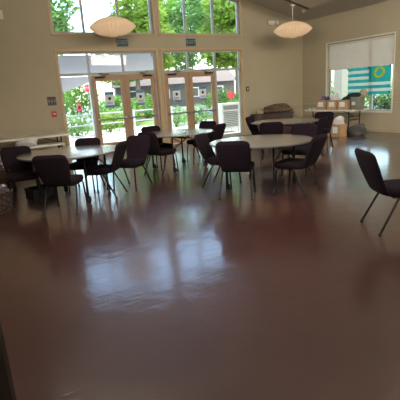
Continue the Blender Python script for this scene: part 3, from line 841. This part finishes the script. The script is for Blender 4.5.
# house beyond
t = thing('house', 'dusty brown low house across the street', 'house', (14, 36, -.04), -.3)
b = B(); b.box(-8, 6, -3, 3, 0, 2.6); b.out('wall', 'brick', t, False)
b = B(); b.prism([(-3.4, 2.6), (3.4, 2.6), (0, 4.1)], -8.3, 6.3, 'YZ'); b.out('roof', 'roof', t, False)
for x in (-6, -2.5, 1, 4):
    b = B(); b.box(x-.6, x+.6, -3.04, -2.98, 1, 2.1); f = b.out('window', 'whitepaint', t, False)
    b = B(); b.box(x-.5, x+.5, -3.06, -3.03, 1.1, 2.0); b.out('pane', 'cardark', f, False)
# parked car
def car(x, y, rz, label):
    t = thing('car', label, 'car', (x, y, -.04), rz, 'parked cars')
    b = B(); b.prism([(-2.1, .3), (2.1, .3), (2.15, .75), (1.3, .92), (.7, 1.4), (-.9, 1.42), (-1.6, .95), (-2.12, .85)], -.82, .82)
    b.out('body', 'carpaint', t, False)
    b = B(); b.prism([(1.15, .95), (.66, 1.34), (-.85, 1.36), (-1.4, .95)], -.835, .835); b.out('side_window', 'cardark', t, False)
    for wx in (-1.3, 1.3):
        for wy in (-.72, .72):
            b = B(); b.lathe([(.1, -.1), (.3, -.1), (.32, -.06), (.32, .06), (.3, .1), (.1, .1)], 20, (wx, wy, .32), 'Y'); b.out('wheel', 'rubber', t)
car(-7.2, 18.5, .1, 'pale silver car parked beyond the railing at left')
car(-.5, 17.5, .05, 'pale silver car parked across the street behind the doors')

# trees and shrubs
def foliage(b, c, size, n, leaf, seed):
    rnd = random.Random(seed); tt = bmesh.new(); c = Vector(c)
    for _ in range(n):
        while True:
            p = Vector((rnd.uniform(-1, 1), rnd.uniform(-1, 1), rnd.uniform(-1, 1)))
            if .25 < p.length < 1: break
        q = c+Vector((p.x*size[0], p.y*size[1], p.z*size[2]))
        u = Vector((rnd.uniform(-1, 1), rnd.uniform(-1, 1), rnd.uniform(-.7, .7))).normalized()
        w = u.cross(Vector((rnd.uniform(-1, 1), rnd.uniform(-1, 1), 1))).normalized()
        l = leaf*rnd.uniform(.6, 1.3)
        tt.faces.new([tt.verts.new(q+u*l), tt.verts.new(q+w*l*.5), tt.verts.new(q-u*l), tt.verts.new(q-w*l*.5)])
    b.merge(tt)
def make_tree(kind, h, r, leaf_m, label, seed, n=1500, leaf=.2):
    t = thing('tree', label, 'tree', (0, 0, 0), 0, 'trees outside'); rnd = random.Random(seed)
    b = B(); b.tube([(0, 0, 0), (.05*h*.1, .02, h*.25), (-.05, .05, h*.5), (.05, 0, h*.8)], [.17, .14, .11, .04], 8)
    for k in range(5):
        a = rnd.uniform(0, 6.28); z = h*rnd.uniform(.35, .6)
        b.tube([(0, 0, z), (math.cos(a)*r*.4, math.sin(a)*r*.4, z+h*.12), (math.cos(a)*r*.75, math.sin(a)*r*.75, z+h*.25)], [.07, .05, .02], 6)
    b.out('trunk', 'bark', t)
    b = B()
    for k in range(9):
        a = rnd.uniform(0, 6.28); d = r*rnd.uniform(.15, .7); z = h*rnd.uniform(.42, .88)
        s = r*rnd.uniform(.38, .6)
        foliage(b, (math.cos(a)*d, math.sin(a)*d, z), (s, s, s*.75), n//9, leaf, seed*31+k)
    b.out('crown', leaf_m, t, False)
    return t
trees = [
    (9.8, 26.5, 2.1, 2, 'blue green tree far behind the right upper window'),
    (15.6, 23.0, 4.1, 1, 'mid green tree far behind the right end of the upper window'),
    (3.7, 8.9, 5.1, 0, 'yellow green tree nearest the right doors beyond the grass'),  # x, y, rot, kind, label
    (-7.6, 12.6, 0, 0, 'yellow green tree behind the left sidelight'),
    (-14.0, 15.5, 1, 1, 'mid green tree at the far left of the left upper window'),
    (-1.2, 12.4, 2, 0, 'yellow green tree behind the right doors'),
    (3.0, 19.6, 3, 1, 'mid green tree behind the right upper window'),
    (6.9, 11.2, 4, 0, 'yellow green tree at the right beyond the right sidelight'),
    (-5.2, 24.0, 5, 2, 'blue green tree far behind the left sidelight'),
    (9.6, 17.6, 1.5, 2, 'blue green tree at far right beyond the right sidelight'),
    (5.2, 31.5, 2.2, 1, 'distant mid green tree across the street'),
    (-12.0, 24.0, 3.3, 2, 'distant blue green tree at far left across the street'),
]
protos = {}
spec = {0: (7.0, 2.6, 'leafa', 5600, .19), 1: (9.6, 3.1, 'leafb', 5600, .23), 2: (11.0, 3.5, 'leafc', 4600, .28)}
for i, (x, y, rz, k, lab) in enumerate(trees):
    if k not in protos:
        h, r_, lm, n, lf = spec[k]
        o = make_tree(k, h, r_, lm, lab, 11+k, n, lf); protos[k] = o
        o.location = (x, y, -.04); o.rotation_euler.z = rz
    else:
        dup(protos[k], lab, 'trees outside', (x, y, -.04), rz)
def make_shrub(label, m, seed, size, n=420, leaf=.09):
    t = thing('shrub', label, 'shrub', (0, 0, 0), 0, 'shrubs outside'); b = B()
    for k in range(5): b.tube([(0, 0, 0), (.1*math.cos(k*1.3), .1*math.sin(k*1.3), size[2]*.5), (.25*math.cos(k*1.3), .25*math.sin(k*1.3), size[2])], [.02, .015, .006], 5)
    b.out('stem', 'bark', t)
    b = B(); foliage(b, (0, 0, size[2]*.95), size, n, leaf, seed); b.out('leaves', m, t, False)
    return t
sh0 = make_shrub('yellow green shrub beyond the railing behind the second door leaf', 'leafa', 71, (.75, .6, .55)); sh0.location = (-5.1, 6.6, -.01)
sh1 = make_shrub('dark green shrub beyond the railing behind the third door leaf', 'leafc', 72, (.65, .6, .5)); sh1.location = (-2.0, 6.3, -.01)
for x, y, p, rz, lab in ((-6.6, 6.4, sh1, 1, 'dark green shrub beyond the railing behind the first door leaf'),
                         (-7.9, 6.9, sh0, 2, 'yellow green shrub beyond the railing behind the left sidelight'),
                         (-.6, 6.8, sh1, 3, 'dark green shrub beyond the railing behind the fourth door leaf'),
                         (1.4, 6.5, sh0, 4, 'yellow green shrub beyond the louvered cabinet')):
    dup(p, lab, 'shrubs outside', (x, y, -.01), rz)
big = make_shrub('tall mid green bush across the grass behind the left doors', 'leafb', 75, (1.5, 1.1, .85), 900, .13); big.location = (-3.6, 9.9, -.04)
for x, y, rz, lab in ((-.2, 13.9, 1, 'tall mid green bush behind the third door leaf'), (5.2, 13.2, 2, 'tall mid green bush right of the right doors'),
                      (-6.6, 15.8, 3, 'tall mid green bush behind the left sidelight'), (9.2, 13.6, 4, 'tall mid green bush beyond the louvered cabinet')):
    dup(big, lab, 'shrubs outside', (x, y, -.04), rz)
for x, y, rz, lab in ((.2, 33.0, 2.2, 'large distant bush behind the stop sign'), (-2.6, 30.5, .9, 'large distant bush left of the stop sign')):
    dup(big, lab, 'shrubs outside', (x, y, -.04), rz).scale = (1.7, 1.7, 2.3)
# outside the right window
dup(big, 'tall mid green bush outside the left end of the right window', 'shrubs outside', (5.6, 3.7, -.04), 5)
dup(big, 'tall mid green bush behind the porch post outside', 'shrubs outside', (9.4, 4.3, -.04), 5.6)
o = dup(protos[0], 'yellow green tree outside the left part of the right window', 'trees outside', (6.8, .2, -.04), 2.6)
o = dup(protos[1], 'mid green tree outside the right part of the right window', 'trees outside', (12.8, -4.2, -.04), .6)
t = thing('porch_post', 'pale square porch post outside the right window', 'post', (2.4, .39, -.04))
b = B(); b.box(-.2, .2, -.2, .2, 0, 3.0, .01, 1); b.out('shaft', 'postbeige', t)
b = B(); b.box(-.26, .26, -.26, .26, 0, .15, .01, 1); b.out('base', 'postbeige', t)
t = thing('hedge', 'clipped dark hedge outside the right window', 'hedge', (4.6, -1.4, -.04))
b = B()
for k in range(6): foliage(b, (0, -1.6+k*.64, .5), (.45, .5, .5), 260, .09, 90+k)
b.out('leaves', 'leafd', t, False)
b = B()
for k in range(6): b.tube([(0, -1.6+k*.64, 0), (.05, -1.6+k*.64, .8)], .02, 6)
b.out('stem', 'bark', t)

# ------------------------------------------------------------------ light
# glowing fill panels added out of view to brighten the interior
def fill_panel(x, y, label, watts, turn=0):
    z = cz(x)-.75
    t = thing('fill_panel', label, 'fill light', (x, y, z), 0, 'added fill panels out of view')
    t.rotation_euler = (math.radians(TILT), 0, math.radians(turn))
    b = B(); b.box(-1.2, 1.2, -.30, .30, .01, .07, .01, 2); b.out('housing', 'cream', t)
    b = B(); b.box(-1.17, 1.17, -.27, .27, -.004, .01); b.out('fill_emitter', mat('fill_emission', (.8, .8, .8), .5, emit=((1, .91, .80), watts)), t, False)
    b = B()
    for q in (-1, 1): b.tube([(q*.9, 0, .06), (q*.9, .3, .62)], .006, 6)
    b.out('hanger', 'steel', t)
TILT = 80
for x, y, lab, turn in ((-9.6, -9.4, 'added unseen fill panel nearest the camera in the front row', 0), (-6.6, -9.4, 'added unseen fill panel in the middle of the front row', 0),
                        (-4.0, -9.4, 'added unseen fill panel nearest the right wall in the front row', -60),
                        (-8.6, -12.2, 'added unseen fill panel at the left of the rear row', 0), (-5.6, -12.2, 'added unseen fill panel in the middle of the rear row', 0),
                        (-2.8, -12.2, 'added unseen fill panel nearest the right wall in the rear row', -15)):
    fill_panel(x, y, lab, FILL_STRENGTH*(2.2 if turn == -60 else 1), turn)
w = bpy.data.worlds.new('World'); sc.world = w; w.use_nodes = True
nt = w.node_tree; bg = nt.nodes['Background']
sky = nt.nodes.new('ShaderNodeTexSky'); sky.sky_type = 'NISHITA'; sky.sun_disc = False
sky.sun_elevation = math.radians(55); sky.sun_rotation = math.radians(200); sky.air_density = 1.2; sky.dust_density = 1.5; sky.ozone_density = .6
nt.links.new(sky.outputs[0], bg.inputs['Color']); bg.inputs['Strength'].default_value = .8
s = bpy.data.lights.new('sun', 'SUN'); s.energy = 6; s.angle = math.radians(1); s.color = (1, .94, .84)
so = bpy.data.objects.new('sun', s); COL.objects.link(so)
d = Vector((-.62, -.16, -.9)).normalized(); so.rotation_euler = d.to_track_quat('-Z', 'Y').to_euler()

fill_panel(-10.3, -7.2, 'added unseen fill panel along the left wall, facing the right wall', FILL_STRENGTH*2.2, -90)  # extra fill added off to the left to lift the right wall
# ------------------------------------------------------------------ camera
cam = bpy.data.cameras.new('camera'); co = bpy.data.objects.new('camera', cam); COL.objects.link(co); sc.camera = co
cam.sensor_width = 36; cam.sensor_fit = 'HORIZONTAL'; cam.lens = 418.8/400*36; cam.clip_start = .05; cam.clip_end = 300
yaw, pitch, roll = .5115, .2526, -.0656
F = Vector((math.sin(yaw)*math.cos(pitch), math.cos(yaw)*math.cos(pitch), -math.sin(pitch)))
R = Vector((math.cos(yaw), -math.sin(yaw), 0)); U = R.cross(F)
R2 = R*math.cos(roll)+U*math.sin(roll); U2 = -R*math.sin(roll)+U*math.cos(roll)
m = Matrix((R2, U2, -F)).transposed().to_4x4(); m.translation = (-11.0126, -11.5737, 1.5128)
co.matrix_world = m

vs = sc.view_settings; vs.view_transform = 'Standard'; vs.look = 'None'; vs.gamma = 1; vs.use_curve_mapping = False
sc.display_settings.display_device = 'sRGB'
vs.exposure = .5
sc.cycles.use_denoising = True
sc.cycles.max_bounces = 12; sc.cycles.diffuse_bounces = 8; sc.cycles.glossy_bounces = 5; sc.cycles.transparent_max_bounces = 16
sc.cycles.sample_clamp_indirect = 8
sc.cycles.use_light_tree = True
